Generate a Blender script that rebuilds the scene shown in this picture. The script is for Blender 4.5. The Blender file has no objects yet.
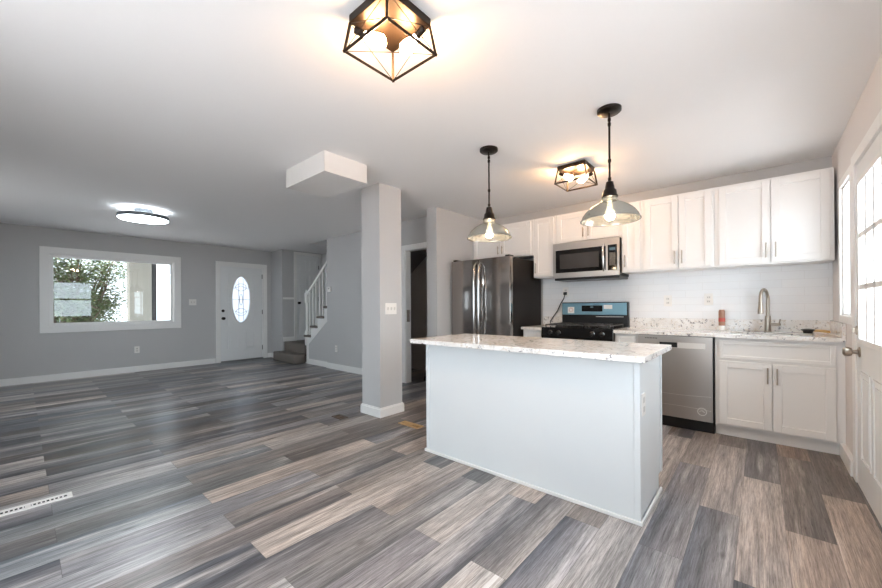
import bpy, bmesh, math, random
from mathutils import Vector, Matrix
S = bpy.context.scene
COL = S.collection
R = math.radians

# ------------------------------------------------------------------ camera
EYE = 1.151
ya, pi_, ro = R(41.09), R(0.079), R(-0.367)
Fv = Vector((-math.sin(ya)*math.cos(pi_), math.cos(ya)*math.cos(pi_), math.sin(pi_)))
Rv = Vector((math.cos(ya), math.sin(ya), 0)); Uv = Rv.cross(Fv)
R2 = Rv*math.cos(ro)+Uv*math.sin(ro); U2 = Uv*math.cos(ro)-Rv*math.sin(ro)
cd = bpy.data.cameras.new('camera'); cam = bpy.data.objects.new('camera', cd); COL.objects.link(cam)
cd.sensor_fit = 'HORIZONTAL'; cd.sensor_width = 36.0; cd.lens = 366.294/882*36; cd.shift_y = 11.844/882
cd.clip_start = 0.02; cd.clip_end = 300
m = Matrix((R2, U2, -Fv)).transposed().to_4x4(); m.translation = (0, 0, EYE); cam.matrix_world = m
S.camera = cam

# ------------------------------------------------------------------ world, exposure, daylight portals
S.view_settings.view_transform = 'Standard'; S.view_settings.look = 'None'
S.view_settings.gamma = 1; S.view_settings.use_curve_mapping = False
S.view_settings.exposure = 1.1
S.cycles.max_bounces = 14; S.cycles.diffuse_bounces = 8; S.cycles.glossy_bounces = 5
S.cycles.transparent_max_bounces = 16; S.cycles.caustics_reflective = False; S.cycles.caustics_refractive = False
S.cycles.sample_clamp_indirect = 6.0
w = bpy.data.worlds.new('overcast_sky'); S.world = w; w.use_nodes = True
bg = w.node_tree.nodes['Background']; bg.inputs[0].default_value = (0.80, 0.90, 1.0, 1); bg.inputs[1].default_value = 2.3
_t = w.node_tree; _g = _t.nodes.new('ShaderNodeTexCoord'); _s = _t.nodes.new('ShaderNodeSeparateXYZ'); _r = _t.nodes.new('ShaderNodeMapRange')
_t.links.new(_g.outputs['Generated'], _s.inputs[0]); _t.links.new(_s.outputs[0], _r.inputs['Value'])      # the overcast is brighter to the right of the house
for _k, _v in (('From Min', -.1), ('From Max', 1), ('To Min', 1.75), ('To Max', 5.4)): _r.inputs[_k].default_value = _v
_t.links.new(_r.outputs['Result'], bg.inputs[1])
XL, XR, YB, YT, YR, H = -8.53, 0.476, 4.644, 3.81, -1.0, 2.44

sd = bpy.data.lights.new('sun', 'SUN'); sd.energy = 12; sd.angle = R(1.5); sd.color = (1.0, 0.95, 0.92)
so = bpy.data.objects.new('sun', sd); COL.objects.link(so)
so.rotation_euler = Vector((0.0, math.cos(R(74)), -math.sin(R(74)))).to_track_quat('-Z', 'Y').to_euler()
def portal(name, loc, rot, sx, sy):
    l = bpy.data.lights.new(name, 'AREA'); l.shape = 'RECTANGLE'; l.size = sx; l.size_y = sy
    l.cycles.is_portal = True
    o = bpy.data.objects.new(name, l); COL.objects.link(o); o.location = loc; o.rotation_euler = rot
portal('picture_window_daylight', (XL-0.13, 1.12, 1.46), (0, R(-90), 0), 1.2, 1.7)
portal('side_window_daylight', (XR+0.13, 1.17, 1.45), (0, R(90), 0), 1.4, 1.2)
portal('kitchen_window_daylight', (XR+0.13, 3.9, 1.55), (0, R(90), 0), 1.1, 0.55)
portal('door_glass_daylight', (XR+0.13, 3.06, 1.41), (0, R(90), 0), 1.0, 0.7)
portal('added_patio_opening_daylight', (-1.25, YR-0.13, 1.1), (R(90), 0, 0), 2.2, 2.1)  # portal at the added opening that fills the room from behind
portal('added_rear_opening_daylight', (-6.07, YR-0.13, 1.45), (R(90), 0, 0), .5, 1.3)  # portal at the added narrow opening in the rear wall

# ------------------------------------------------------------------ materials
def s2l(c): return tuple(((v/255+0.055)/1.055)**2.4 if v > 10.3 else v/255/12.92 for v in c)
def mat(name, rgb, rough=0.5, metal=0.0, spec=0.5, bump=None, var=None, emit=None, coat=0, aniso=0):
    m = bpy.data.materials.new(name); m.use_nodes = True; nt = m.node_tree; b = nt.nodes['Principled BSDF']
    c = (*s2l(rgb), 1)
    b.inputs['Base Color'].default_value = c; b.inputs['Roughness'].default_value = rough
    b.inputs['Metallic'].default_value = metal; b.inputs['Specular IOR Level'].default_value = spec
    b.inputs['Coat Weight'].default_value = coat; b.inputs['Anisotropic'].default_value = aniso
    if emit: b.inputs['Emission Color'].default_value = (*emit[0], 1); b.inputs['Emission Strength'].default_value = emit[1]
    if bump or var:
        tc = nt.nodes.new('ShaderNodeTexCoord'); n = nt.nodes.new('ShaderNodeTexNoise')
        n.inputs['Scale'].default_value = (bump or var)[0]; n.inputs['Detail'].default_value = 3
        nt.links.new(tc.outputs['Object'], n.inputs['Vector'])
        if bump:
            bp = nt.nodes.new('ShaderNodeBump'); bp.inputs['Strength'].default_value = bump[1]; bp.inputs['Distance'].default_value = 0.002
            nt.links.new(n.outputs['Fac'], bp.inputs['Height']); nt.links.new(bp.outputs['Normal'], b.inputs['Normal'])
        if var:
            mx = nt.nodes.new('ShaderNodeMix'); mx.data_type = 'RGBA'
            mx.inputs['A'].default_value = c; mx.inputs['B'].default_value = (*s2l(var[1]), 1)
            nt.links.new(n.outputs['Fac'], mx.inputs['Factor']); nt.links.new(mx.outputs['Result'], b.inputs['Base Color'])
    return m

WALLP = mat('grey_wall_paint', (193, 193, 193), 0.65, bump=(140, 0.08))
CEILP = mat('white_ceiling_paint', (240, 239, 238), 0.8, bump=(90, 0.08))
TRIM = mat('white_trim_paint', (238, 238, 236), 0.35)
DOORP = mat('white_door_paint', (232, 234, 234), 0.4)
CAB = mat('white_cabinet_lacquer', (235, 234, 232), 0.32)
ISL = mat('white_island_panel', (226, 230, 231), 0.4, var=(3, (221, 225, 227)))
NICKEL = mat('brushed_nickel', (172, 162, 150), 0.28, 1.0, aniso=0.4)
CHROME = mat('polished_steel', (205, 205, 205), 0.15, 1.0)
STEEL = mat('stainless_steel', (192, 187, 182), 0.3, 1.0, aniso=0.6)
DSTEEL = mat('dark_stainless', (164, 158, 154), 0.15, 1.0, aniso=0.6)
BLACKP = mat('black_plastic', (18, 18, 19), 0.35)
BLACKG = mat('black_glass', (10, 10, 11), 0.06)
IRON = mat('cast_iron', (58, 57, 56), 0.45)
FSIDE = mat('dark_fridge_side', (30, 26, 24), 0.55, spec=.25, bump=(300, 0.1))
BRONZE = mat('dark_bronze', (36, 31, 29), 0.4, 0.6)
BRONZEB = mat('bronze_fixture', (52, 42, 34), 0.4, 0.7)
FILM = mat('blue_protective_film_steel', (128, 170, 188), 0.3, 0.45)
PLASTIC = mat('white_plastic', (236, 234, 230), 0.4)
SLOT = mat('dark_slot', (25, 25, 25), 0.6)
PAPER = mat('white_label_paper', (235, 235, 230), 0.6)
REDINK = mat('red_print', (200, 90, 80), 0.6)
CARPET = mat('grey_carpet', (128, 120, 112), 0.95, var=(260, (100, 94, 88)), bump=(400, 0.8))
WOODV = mat('oak_vent', (196, 164, 118), 0.5, var=(30, (176, 142, 98)))
BROWNV = mat('brown_vent', (92, 78, 66), 0.5)
CAN = mat('can_print', (176, 138, 112), 0.35, var=(60, (160, 110, 92)))
BRUSHW = mat('bamboo', (214, 178, 120), 0.5)
BROOMR = mat('dark_red_handle', (96, 40, 34), 0.45)
SINKM = mat('sink_steel', (170, 170, 170), 0.3, 1.0)
BARK = mat('brown_bark', (104, 82, 70), 0.9, var=(20, (70, 54, 46)))
CREAM = mat('cream_stucco', (172, 168, 156), 0.9, var=(2, (156, 152, 140)))
DARKM = mat('dark_downspout_metal', (62, 60, 60), 0.5)
GRASS = mat('pale_concrete_and_dry_grass', (188, 186, 188), 1.0, var=(.8, (204, 202, 204)))
LEAF = mat('green_foliage', (62, 82, 48), 0.7, var=(3, (96, 112, 62)))

def glass(name, tint=(1, 1, 1), refl=1.0, rough=0.0):
    m = bpy.data.materials.new(name); m.use_nodes = True; nt = m.node_tree; nt.nodes.clear()
    o = nt.nodes.new('ShaderNodeOutputMaterial'); t = nt.nodes.new('ShaderNodeBsdfTransparent'); g = nt.nodes.new('ShaderNodeBsdfGlossy')
    t.inputs[0].default_value = (*tint, 1); g.inputs['Roughness'].default_value = rough
    f = nt.nodes.new('ShaderNodeFresnel'); f.inputs[0].default_value = 1.5
    mu = nt.nodes.new('ShaderNodeMath'); mu.operation = 'MULTIPLY'; mu.inputs[1].default_value = refl
    mx = nt.nodes.new('ShaderNodeMixShader')
    ge = nt.nodes.new('ShaderNodeNewGeometry'); iv = nt.nodes.new('ShaderNodeMath'); iv.operation = 'SUBTRACT'; iv.inputs[0].default_value = 1.0
    m2 = nt.nodes.new('ShaderNodeMath'); m2.operation = 'MULTIPLY'
    nt.links.new(ge.outputs['Backfacing'], iv.inputs[1]); nt.links.new(f.outputs[0], mu.inputs[0]); nt.links.new(mu.outputs[0], m2.inputs[0]); nt.links.new(iv.outputs[0], m2.inputs[1]); nt.links.new(m2.outputs[0], mx.inputs[0]); nt.links.new(t.outputs[0], mx.inputs[1])
    nt.links.new(g.outputs[0], mx.inputs[2]); nt.links.new(mx.outputs[0], o.inputs[0])
    return m
GLASS = glass('window_glass', (0.96, 0.98, 0.98), 1.6)
def shade_glass():
    m = bpy.data.materials.new('smoky_mirror_glass'); m.use_nodes = True; nt = m.node_tree; nt.nodes.clear()
    o = nt.nodes.new('ShaderNodeOutputMaterial'); t = nt.nodes.new('ShaderNodeBsdfTransparent'); g = nt.nodes.new('ShaderNodeBsdfGlossy'); d = nt.nodes.new('ShaderNodeBsdfTranslucent'); e = nt.nodes.new('ShaderNodeBsdfDiffuse')
    t.inputs[0].default_value = (.62, .64, .62, 1); g.inputs[0].default_value = (.55, .56, .55, 1); g.inputs['Roughness'].default_value = .16
    d.inputs[0].default_value = (.30, .31, .30, 1); e.inputs[0].default_value = (.30, .31, .30, 1)
    a, b, c = (nt.nodes.new('ShaderNodeMixShader') for _ in range(3))
    a.inputs[0].default_value = .30; b.inputs[0].default_value = .55; c.inputs[0].default_value = .45
    L = nt.links.new
    L(t.outputs[0], a.inputs[1]); L(d.outputs[0], a.inputs[2]); L(a.outputs[0], b.inputs[1]); L(e.outputs[0], b.inputs[2])
    L(b.outputs[0], c.inputs[1]); L(g.outputs[0], c.inputs[2]); L(c.outputs[0], o.inputs[0])
    return m
SHADE = shade_glass()
def frosted():
    m = bpy.data.materials.new('textured_door_glass'); m.use_nodes = True; nt = m.node_tree; nt.nodes.clear()
    o = nt.nodes.new('ShaderNodeOutputMaterial'); t = nt.nodes.new('ShaderNodeBsdfTransparent'); d = nt.nodes.new('ShaderNodeBsdfTranslucent')
    d.inputs[0].default_value = (.62, .66, .70, 1)
    a = nt.nodes.new('ShaderNodeMixShader'); a.inputs[0].default_value = .85
    nt.links.new(t.outputs[0], a.inputs[1]); nt.links.new(d.outputs[0], a.inputs[2]); nt.links.new(a.outputs[0], o.inputs[0])
    return m
FROST = frosted()
BULB = mat('warm_bulb', (255, 240, 220), 0.3, emit=((1.0, 0.58, 0.28), 105))
PBULB = mat('pendant_bulb', (255, 240, 220), 0.3, emit=((1.0, 0.74, 0.48), 62))
LED = mat('cool_led_diffuser', (255, 255, 255), 0.4, emit=((0.85, 0.94, 1.0), 14))
DISP = mat('lit_display', (30, 40, 45), 0.2, emit=((0.6, 0.9, 1.0), 0.08))

class NT:
    def __init__(s, name):
        s.m = bpy.data.materials.new(name); s.m.use_nodes = True; s.t = s.m.node_tree; s.b = s.t.nodes['Principled BSDF']
    def n(s, typ, **k):
        o = s.t.nodes.new('ShaderNode'+typ)
        for a, v in k.items(): setattr(o, a, v)
        return o
    def put(s, sock, v):
        if hasattr(v, 'is_output'): s.t.links.new(v, sock)
        else: sock.default_value = v
    def math(s, op, a, b=0.0, c=None):
        o = s.n('Math', operation=op); s.put(o.inputs[0], a); s.put(o.inputs[1], b)
        if c is not None: s.put(o.inputs[2], c)
        return o.outputs[0]
    def comb(s, x, y, z=0.0):
        o = s.n('CombineXYZ'); s.put(o.inputs[0], x); s.put(o.inputs[1], y); s.put(o.inputs[2], z); return o.outputs[0]
    def noise(s, vec, scale, detail=3, rough=.55):
        o = s.n('TexNoise'); s.put(o.inputs['Vector'], vec); o.inputs['Scale'].default_value = scale
        o.inputs['Detail'].default_value = detail; o.inputs['Roughness'].default_value = rough; return o.outputs['Fac']
    def ramp(s, fac, stops, interp='LINEAR'):
        o = s.n('ValToRGB'); r = o.color_ramp; r.interpolation = interp
        while len(r.elements) < len(stops): r.elements.new(0.5)
        for e, (p, c) in zip(r.elements, stops): e.position = p; e.color = (*s2l(c), 1)
        s.put(o.inputs[0], fac); return o.outputs[0]
    def mix(s, f, a, b, mode='MIX'):
        o = s.n('Mix', data_type='RGBA', blend_type=mode); s.put(o.inputs['Factor'], f)
        for k, v in (('A', a), ('B', b)): s.put(o.inputs[k], v if hasattr(v, 'is_output') else (*s2l(v), 1))
        return o.outputs['Result']

PW, PL = 0.1805, 1.222
def floor_material():
    k = NT('weathered_vinyl_plank'); pos = k.n('NewGeometry').outputs['Position']
    sp = k.n('SeparateXYZ'); k.put(sp.inputs[0], pos); X, Y = sp.outputs[0], sp.outputs[1]
    tone = k.n('Attribute', attribute_name='tone').outputs['Color']; seed = k.n('Attribute', attribute_name='seed').outputs['Fac']
    us = k.n('SeparateXYZ'); k.put(us.inputs[0], k.n('UVMap').outputs[0]); fu, fv = us.outputs[0], us.outputs[1]
    h9 = k.math('MULTIPLY', seed, 57.0)
    broad = k.noise(k.comb(k.math('MULTIPLY', X, 11), k.math('MULTIPLY', Y, 1.0), h9), 1.0, 5)
    c = k.mix(k.math('MULTIPLY', k.ramp(broad, [(.42, (0, 0, 0)), (.66, (255, 255, 255))]), .45), tone, (78, 79, 85))
    c = k.mix(k.math('MULTIPLY', k.ramp(broad, [(.25, (255, 255, 255)), (.44, (0, 0, 0))]), .55), c, (206, 201, 198))
    gr = k.noise(k.comb(k.math('MULTIPLY', X, 52), k.math('MULTIPLY', Y, 1.9), h9), 1.0, 6, .7)
    c = k.mix(.75, c, k.ramp(gr, [(.30, (122, 120, 119)), (.5, (190, 189, 188)), (.68, (236, 235, 234))]), 'OVERLAY')
    fine = k.noise(k.comb(k.math('MULTIPLY', X, 230), k.math('MULTIPLY', Y, 8), h9), 1.0, 5, .75)
    c = k.mix(.6, c, k.ramp(fine, [(.34, (104, 102, 101)), (.6, (230, 229, 228))]), 'OVERLAY')
    vo = k.n('TexVoronoi'); k.put(vo.inputs['Vector'], k.comb(k.math('MULTIPLY', X, 6.5), k.math('MULTIPLY', Y, 2.4), h9)); vo.inputs['Scale'].default_value = 1
    c = k.mix(k.math('MULTIPLY', k.ramp(vo.outputs['Distance'], [(.03, (255, 255, 255)), (.10, (0, 0, 0))]), .55), c, (70, 62, 58))
    e1 = k.math('LESS_THAN', k.math('MINIMUM', fu, k.math('SUBTRACT', 1.0, fu)), .006)
    e2 = k.math('LESS_THAN', k.math('MINIMUM', fv, k.math('SUBTRACT', 1.0, fv)), .0011)
    c = k.mix(k.math('MULTIPLY', k.math('MAXIMUM', e1, e2), .5), c, (66, 63, 62))
    k.put(k.b.inputs['Base Color'], c)
    k.put(k.b.inputs['Roughness'], k.math('ADD', k.math('MULTIPLY', fine, .16), .22)); k.b.inputs['Specular IOR Level'].default_value = .36
    bp = k.n('Bump'); bp.inputs['Strength'].default_value = .10; bp.inputs['Distance'].default_value = .001
    k.put(bp.inputs['Height'], fine); k.put(k.b.inputs['Normal'], bp.outputs[0])
    return k.m
# printed tones of the boards, as (row, board): (tone at one long edge, tone at the other)
DK, DB, TP, LG, LT, GR = (70, 73, 80), (98, 88, 82), (138, 129, 123), (190, 184, 180), (182, 170, 160), (150, 147, 149)
BOARDS = {(2, 2): (DB, (92, 82, 75)), (2, 1): ((168, 152, 140), (172, 156, 144)), (2, 0): (LT, LT), (1, 2): ((152, 128, 110), (146, 122, 106)), (1, 1): ((122, 111, 104), (96, 89, 85)),
 (1, 0): ((180, 164, 152), (172, 156, 146)), (0, 2): ((94, 90, 92), (80, 78, 80)), (0, 1): ((186, 175, 168), (194, 182, 174)), (0, 0): (DK, GR), (-1, 2): (DB, (110, 102, 96)),
 (-1, 1): ((170, 161, 157), (174, 164, 158)), (-1, 0): ((92, 98, 110), (152, 148, 148)), (-2, 2): (TP, (140, 130, 124)), (-2, 1): ((98, 102, 113), (152, 148, 150)), (-2, 0): ((96, 100, 110), (172, 170, 172)),
 (-3, 1): ((166, 160, 157), (150, 142, 138)), (-3, 0): ((176, 172, 171), (182, 178, 176)), (-3, -1): (GR, LG), (-4, 1): ((152, 143, 137), (146, 137, 131)), (-4, 0): ((78, 82, 95), (174, 171, 174)), (-4, -1): (LG, GR),
 (-5, 0): ((92, 92, 97), (168, 161, 157)), (-5, -1): ((204, 199, 196), (206, 201, 198)), (-6, 1): (LT, (186, 173, 163)), (-6, 0): ((152, 149, 150), (94, 95, 102)), (-6, -1): (GR, DK),
 (-7, 0): ((196, 189, 183), (182, 174, 168)), (-7, -1): ((152, 149, 153), (138, 134, 138)), (-8, 1): ((82, 86, 90), (96, 98, 98)), (-8, 0): ((142, 138, 136), (108, 107, 109)), (-8, -1): ((192, 190, 190), (186, 184, 185)),
 (-9, 1): (TP, (120, 112, 106)), (-9, 0): ((167, 157, 150), (174, 163, 155)), (-9, -1): ((76, 78, 84), (146, 141, 141)), (-10, 1): ((86, 90, 92), (98, 98, 98)), (-10, 0): ((183, 172, 163), (187, 176, 167)), (-10, -1): ((60, 63, 72), (74, 77, 85)),
 (-11, 1): ((120, 112, 106), TP), (-11, 0): ((126, 120, 115), (152, 142, 134)), (-11, -1): ((146, 136, 130), (90, 87, 88)), (-12, 1): (LT, (170, 152, 138)), (-12, 0): ((146, 137, 130), (72, 74, 79)), (-12, -1): ((150, 150, 154), (146, 146, 150)),
 (-13, 0): ((152, 141, 131), (112, 107, 103)), (-13, -1): ((150, 148, 150), (106, 108, 115)), (-14, 0): ((184, 171, 160), (178, 164, 153)), (-14, -1): ((80, 92, 102), (152, 156, 160)), (-15, 1): (TP, DB), (-15, 0): ((86, 80, 76), (94, 88, 84)),
 (-15, -1): ((112, 111, 109), (84, 87, 88)), (-16, 1): (DB, (84, 80, 78)), (-16, 0): ((112, 108, 104), (130, 122, 116)), (-16, -1): ((88, 97, 102), (142, 144, 146)), (-17, 0): ((150, 146, 142), (160, 154, 149)), (-17, -1): ((140, 142, 145), (96, 104, 110)),
 (-18, 0): ((165, 155, 146), (150, 141, 134)), (-18, -1): ((178, 178, 178), (170, 170, 171)), (-18, 1): (DK, DB), (-17, 1): ((176, 160, 146), TP)}
def plank_floor(m):
    rng = random.Random(11); me = bpy.data.meshes.new('floor'); V, Fc, tones, seeds, uvs = [], [], [], [], []
    PAL = [(DK, (92, 94, 100)), ((92, 94, 100), (140, 138, 138)), (TP, TP), ((150, 147, 149), (120, 118, 120)), (LT, TP), (LG, (172, 168, 166)), (DB, DK), (DB, TP), ((62, 60, 60), DB), (DK, (150, 147, 149)), ((112, 108, 106), (96, 95, 97)), ((84, 90, 98), (100, 104, 110)), (TP, DK)]
    x0, x1, y0, y1 = XL-.12, XR+.12, YR-.12, 4.9
    for row in range(-60, 5):
        xa, xb = max(x0, -.09+PW*row), min(x1, -.09+PW*(row+1))
        if xb <= xa: continue
        base = .735 if row % 2 == 0 else 1.335
        for n in range(-4, 5):
            a0 = base+PL*n; ya_, yb_ = max(y0, a0), min(y1, a0+PL)
            t = BOARDS.get((row, n)) or rng.choice(PAL)
            if (row, n) not in BOARDS and rng.random() < .5: t = t[::-1]
            if yb_ <= ya_: continue
            i = len(V); V += [(xa, ya_, 0), (xb, ya_, 0), (xb, yb_, 0), (xa, yb_, 0)]; Fc.append((i, i+1, i+2, i+3))
            f_ = .81 if (row, n) in BOARDS else 1.0; t = [tuple(f_*v+(1-f_)*g for v, g in zip(q, (166, 160, 157))) for q in t]; tones += [t[0], t[1], t[1], t[0]]; seeds.append(rng.random()); va, vb = (ya_-a0)/PL, (yb_-a0)/PL
            uvs += [(0, va), (1, va), (1, vb), (0, vb)]
    i = len(V); V += [(x, y, z) for z in (-.1, -.001) for x, y in ((x0, y0), (x1, y0), (x1, y1), (x0, y1))]
    for q in ((3, 2, 1, 0), (0, 1, 5, 4), (1, 2, 6, 5), (2, 3, 7, 6), (3, 0, 4, 7)):
        Fc.append(tuple(i+v for v in q)); tones += [TP]*4; seeds.append(0); uvs += [(.5, .5)]*4
    me.from_pydata(V, [], Fc)
    at = me.color_attributes.new('tone', 'FLOAT_COLOR', 'CORNER')
    for k, t in enumerate(tones): at.data[k].color = (*s2l(t), 1)
    sd_ = me.attributes.new('seed', 'FLOAT', 'FACE')
    for k, v in enumerate(seeds): sd_.data[k].value = v
    uv = me.uv_layers.new(name='plank')
    for k, v in enumerate(uvs): uv.data[k].uv = v
    me.materials.append(m); o = bpy.data.objects.new('floor', me); COL.objects.link(o); return o
FLOOR = floor_material()
def granite():
    k = NT('white_speckled_granite'); p = k.n('TexCoord').outputs['Object']
    a = k.noise(p, 9, 4, .6); b = k.noise(p, 42, 5, .7); d = k.noise(p, 24, 5, .75)
    c = k.ramp(a, [(.35, (228, 225, 221)), (.6, (240, 239, 237))])
    c = k.mix(k.ramp(b, [(.55, (0, 0, 0)), (.64, (255, 255, 255))]), c, (212, 202, 190))
    c = k.mix(k.ramp(d, [(.57, (0, 0, 0)), (.63, (255, 255, 255))]), c, (108, 106, 110))
    k.put(k.b.inputs['Base Color'], c); k.b.inputs['Roughness'].default_value = .12
    return k.m
GRANITE = granite()
def tile():
    k = NT('white_subway_tile'); p = k.n('NewGeometry').outputs['Position']
    sp = k.n('SeparateXYZ'); k.put(sp.inputs[0], p)
    br = k.n('TexBrick'); k.put(br.inputs['Vector'], k.comb(sp.outputs[0], k.math('SUBTRACT', sp.outputs[2], 1.006)))
    for nme, v in (('Scale', 1), ('Mortar Size', .0016), ('Brick Width', .30), ('Row Height', .0745), ('Mortar Smooth', .2)): br.inputs[nme].default_value = v
    br.inputs['Color1'].default_value = (*s2l((238, 239, 240)), 1); br.inputs['Color2'].default_value = (*s2l((234, 236, 238)), 1); br.inputs['Mortar'].default_value = (*s2l((226, 226, 226)), 1)
    k.put(k.b.inputs['Base Color'], br.outputs['Color']); k.b.inputs['Roughness'].default_value = .12
    bp = k.n('Bump', invert=True); bp.inputs['Strength'].default_value = .4; bp.inputs['Distance'].default_value = .001
    k.put(bp.inputs['Height'], br.outputs['Fac']); k.put(k.b.inputs['Normal'], bp.outputs[0])
    return k.m
TILE = tile()

# ------------------------------------------------------------------ mesh helpers
WL = {}
class MB:
    def __init__(s): s.bm = bmesh.new()
    def box(s, x0, x1, y0, y1, z0, z1, mi=0):
        vs = [s.bm.verts.new((x, y, z)) for z in (z0, z1) for y in (y0, y1) for x in (x0, x1)]
        for q in ((0, 2, 3, 1), (4, 5, 7, 6), (0, 1, 5, 4), (2, 6, 7, 3), (0, 4, 6, 2), (1, 3, 7, 5)):
            s.bm.faces.new([vs[i] for i in q]).material_index = mi
        return s
    def frustum(s, c0, h0, c1, h1, z0, z1, mi=0):   # square frustum
        vs = [s.bm.verts.new((c[0]+sx*h, c[1]+sy*h, z)) for c, h, z in ((c0, h0, z0), (c1, h1, z1)) for sx, sy in ((-1, -1), (1, -1), (1, 1), (-1, 1))]
        for q in ((3, 2, 1, 0), (4, 5, 6, 7), (0, 1, 5, 4), (1, 2, 6, 5), (2, 3, 7, 6), (3, 0, 4, 7)):
            s.bm.faces.new([vs[i] for i in q]).material_index = mi
        return s
    def ring(s, rings, close=True, cap0=True, cap1=True, mi=0):
        L = [[s.bm.verts.new(p) for p in r] for r in rings]; n = len(L[0])
        for a, b in zip(L, L[1:]):
            for i in range(n if close else n-1):
                s.bm.faces.new((a[i], a[(i+1) % n], b[(i+1) % n], b[i])).material_index = mi
        if cap0: s.bm.faces.new(L[0][::-1]).material_index = mi
        if cap1: s.bm.faces.new(L[-1]).material_index = mi
        return s
    def tube(s, pts, r, n=10, mi=0, caps=True):
        pts = [Vector(p) for p in pts]; rs = r if isinstance(r, (list, tuple)) else [r]*len(pts)
        rings = []; up = None
        for i, p in enumerate(pts):
            t = (pts[min(i+1, len(pts)-1)]-pts[max(i-1, 0)]).normalized()
            if up is None: up = Vector((0, 0, 1)) if abs(t.z) < .9 else Vector((1, 0, 0))
            a = t.cross(up).normalized(); b = a.cross(t).normalized(); up = b
            rings.append([p+(a*math.cos(2*math.pi*k/n)+b*math.sin(2*math.pi*k/n))*rs[i] for k in range(n)])
        return s.ring(rings, True, caps, caps, mi)
    def bar(s, p0, p1, wd, mi=0): return s.tube([p0, p1], wd*.7071, 4, mi)
    def lathe(s, prof, c, n=32, axis='Z', mi=0, caps=True):
        rings = []
        for r, h in prof:
            ring = []
            for k in range(n):
                a = 2*math.pi*k/n; x, y = r*math.cos(a), r*math.sin(a)
                q = {'Z': (x, y, h), 'Y': (x, h, -y), 'X': (h, x, y)}[axis]
                ring.append((c[0]+q[0], c[1]+q[1], c[2]+q[2]))
            rings.append(ring)
        return s.ring(rings, True, caps, caps, mi)
    def prism(s, poly, axis, a, b, mi=0):
        def P(u, v, h): return {'X': (h, u, v), 'Y': (u, h, v), 'Z': (u, v, h)}[axis]
        return s.ring([[P(u, v, a) for u, v in poly], [P(u, v, b) for u, v in poly]], True, True, True, mi)
    def ball(s, c, r, mi=0, sc=(1, 1, 1)):
        res = bmesh.ops.create_uvsphere(s.bm, u_segments=16, v_segments=10, radius=r)
        for v in res['verts']: v.co = Vector((v.co.x*sc[0]+c[0], v.co.y*sc[1]+c[1], v.co.z*sc[2]+c[2]))
        for f in {f for v in res['verts'] for f in v.link_faces}: f.material_index = mi
        return s
    def build(s, name, mats, parent=None, bevel=0, smooth=False, org=None, seg=2):
        off = WL[parent.name] if parent else Vector(org or (0, 0, 0))
        bmesh.ops.recalc_face_normals(s.bm, faces=s.bm.faces)
        if bevel:
            es = [e for e in s.bm.edges if len(e.link_faces) == 2 and e.calc_face_angle(0) > .6]
            bmesh.ops.bevel(s.bm, geom=es, offset=bevel, segments=seg, affect='EDGES', profile=.5, clamp_overlap=True)
        bmesh.ops.translate(s.bm, verts=s.bm.verts, vec=-off)
        me = bpy.data.meshes.new(name); s.bm.to_mesh(me); s.bm.free()
        for q in (mats if isinstance(mats, (list, tuple)) else [mats]): me.materials.append(q)
        if smooth:
            for p in me.polygons: p.use_smooth = True
            if hasattr(me, 'set_sharp_from_angle'): me.set_sharp_from_angle(angle=R(40))
        o = bpy.data.objects.new(name, me); COL.objects.link(o)
        if parent: o.parent = parent; WL[o.name] = WL[parent.name]
        else: o.location = off; WL[o.name] = Vector(off)
        return o
def tag(o, label=None, cat=None, group=None, kind=None):
    if label: o['label'] = label
    if cat: o['category'] = cat
    if group: o['group'] = group
    if kind: o['kind'] = kind
    return o
def thing(name, loc, label, cat, group=None, kind=None):
    o = bpy.data.objects.new(name, None); COL.objects.link(o); o.location = loc; o.empty_display_size = .05
    WL[o.name] = Vector(loc); return tag(o, label, cat, group, kind)
def struct(name, mb, m, bevel=0, parent=None, label=None, cat=None):
    o = mb.build(name, m, parent, bevel)
    if not parent: tag(o, label, cat, None, 'structure')
    return o
B = lambda *a: MB().box(*a)

# ------------------------------------------------------------------ setting
tag(plank_floor(FLOOR), 'grey and brown wood-look plank floor', 'floor', None, 'structure')
c = MB()
c.box(XL-.12, XR+.12, YR-.12, 3.86, H, H+.12); c.box(XL-.12, -6.95, 3.86, 4.9, H, H+.12); c.box(-3.33, XR+.12, 3.86, 4.9, H, H+.12)
struct('ceiling', c, CEILP, label='smooth white ceiling', cat='ceiling')
# left wall: picture window hole and front door hole
WY0, WY1, WZ0, WZ1 = .30, 1.945, .875, 2.03
DY0, DY1, DZ = 2.735, 3.63, 2.05
c = MB(); a, b = XL-.12, XL
c.box(a, b, YR-.12, WY0, 0, H); c.box(a, b, WY0, WY1, 0, WZ0); c.box(a, b, WY0, WY1, WZ1, H); c.box(a, b, WY1, DY0, 0, H)
c.box(a, b, DY0, DY1, DZ, H); c.box(a, b, DY1, YT, 0, H)
struct('wall_left', c, WALLP, label='grey wall with the picture window and front door', cat='wall')
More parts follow.
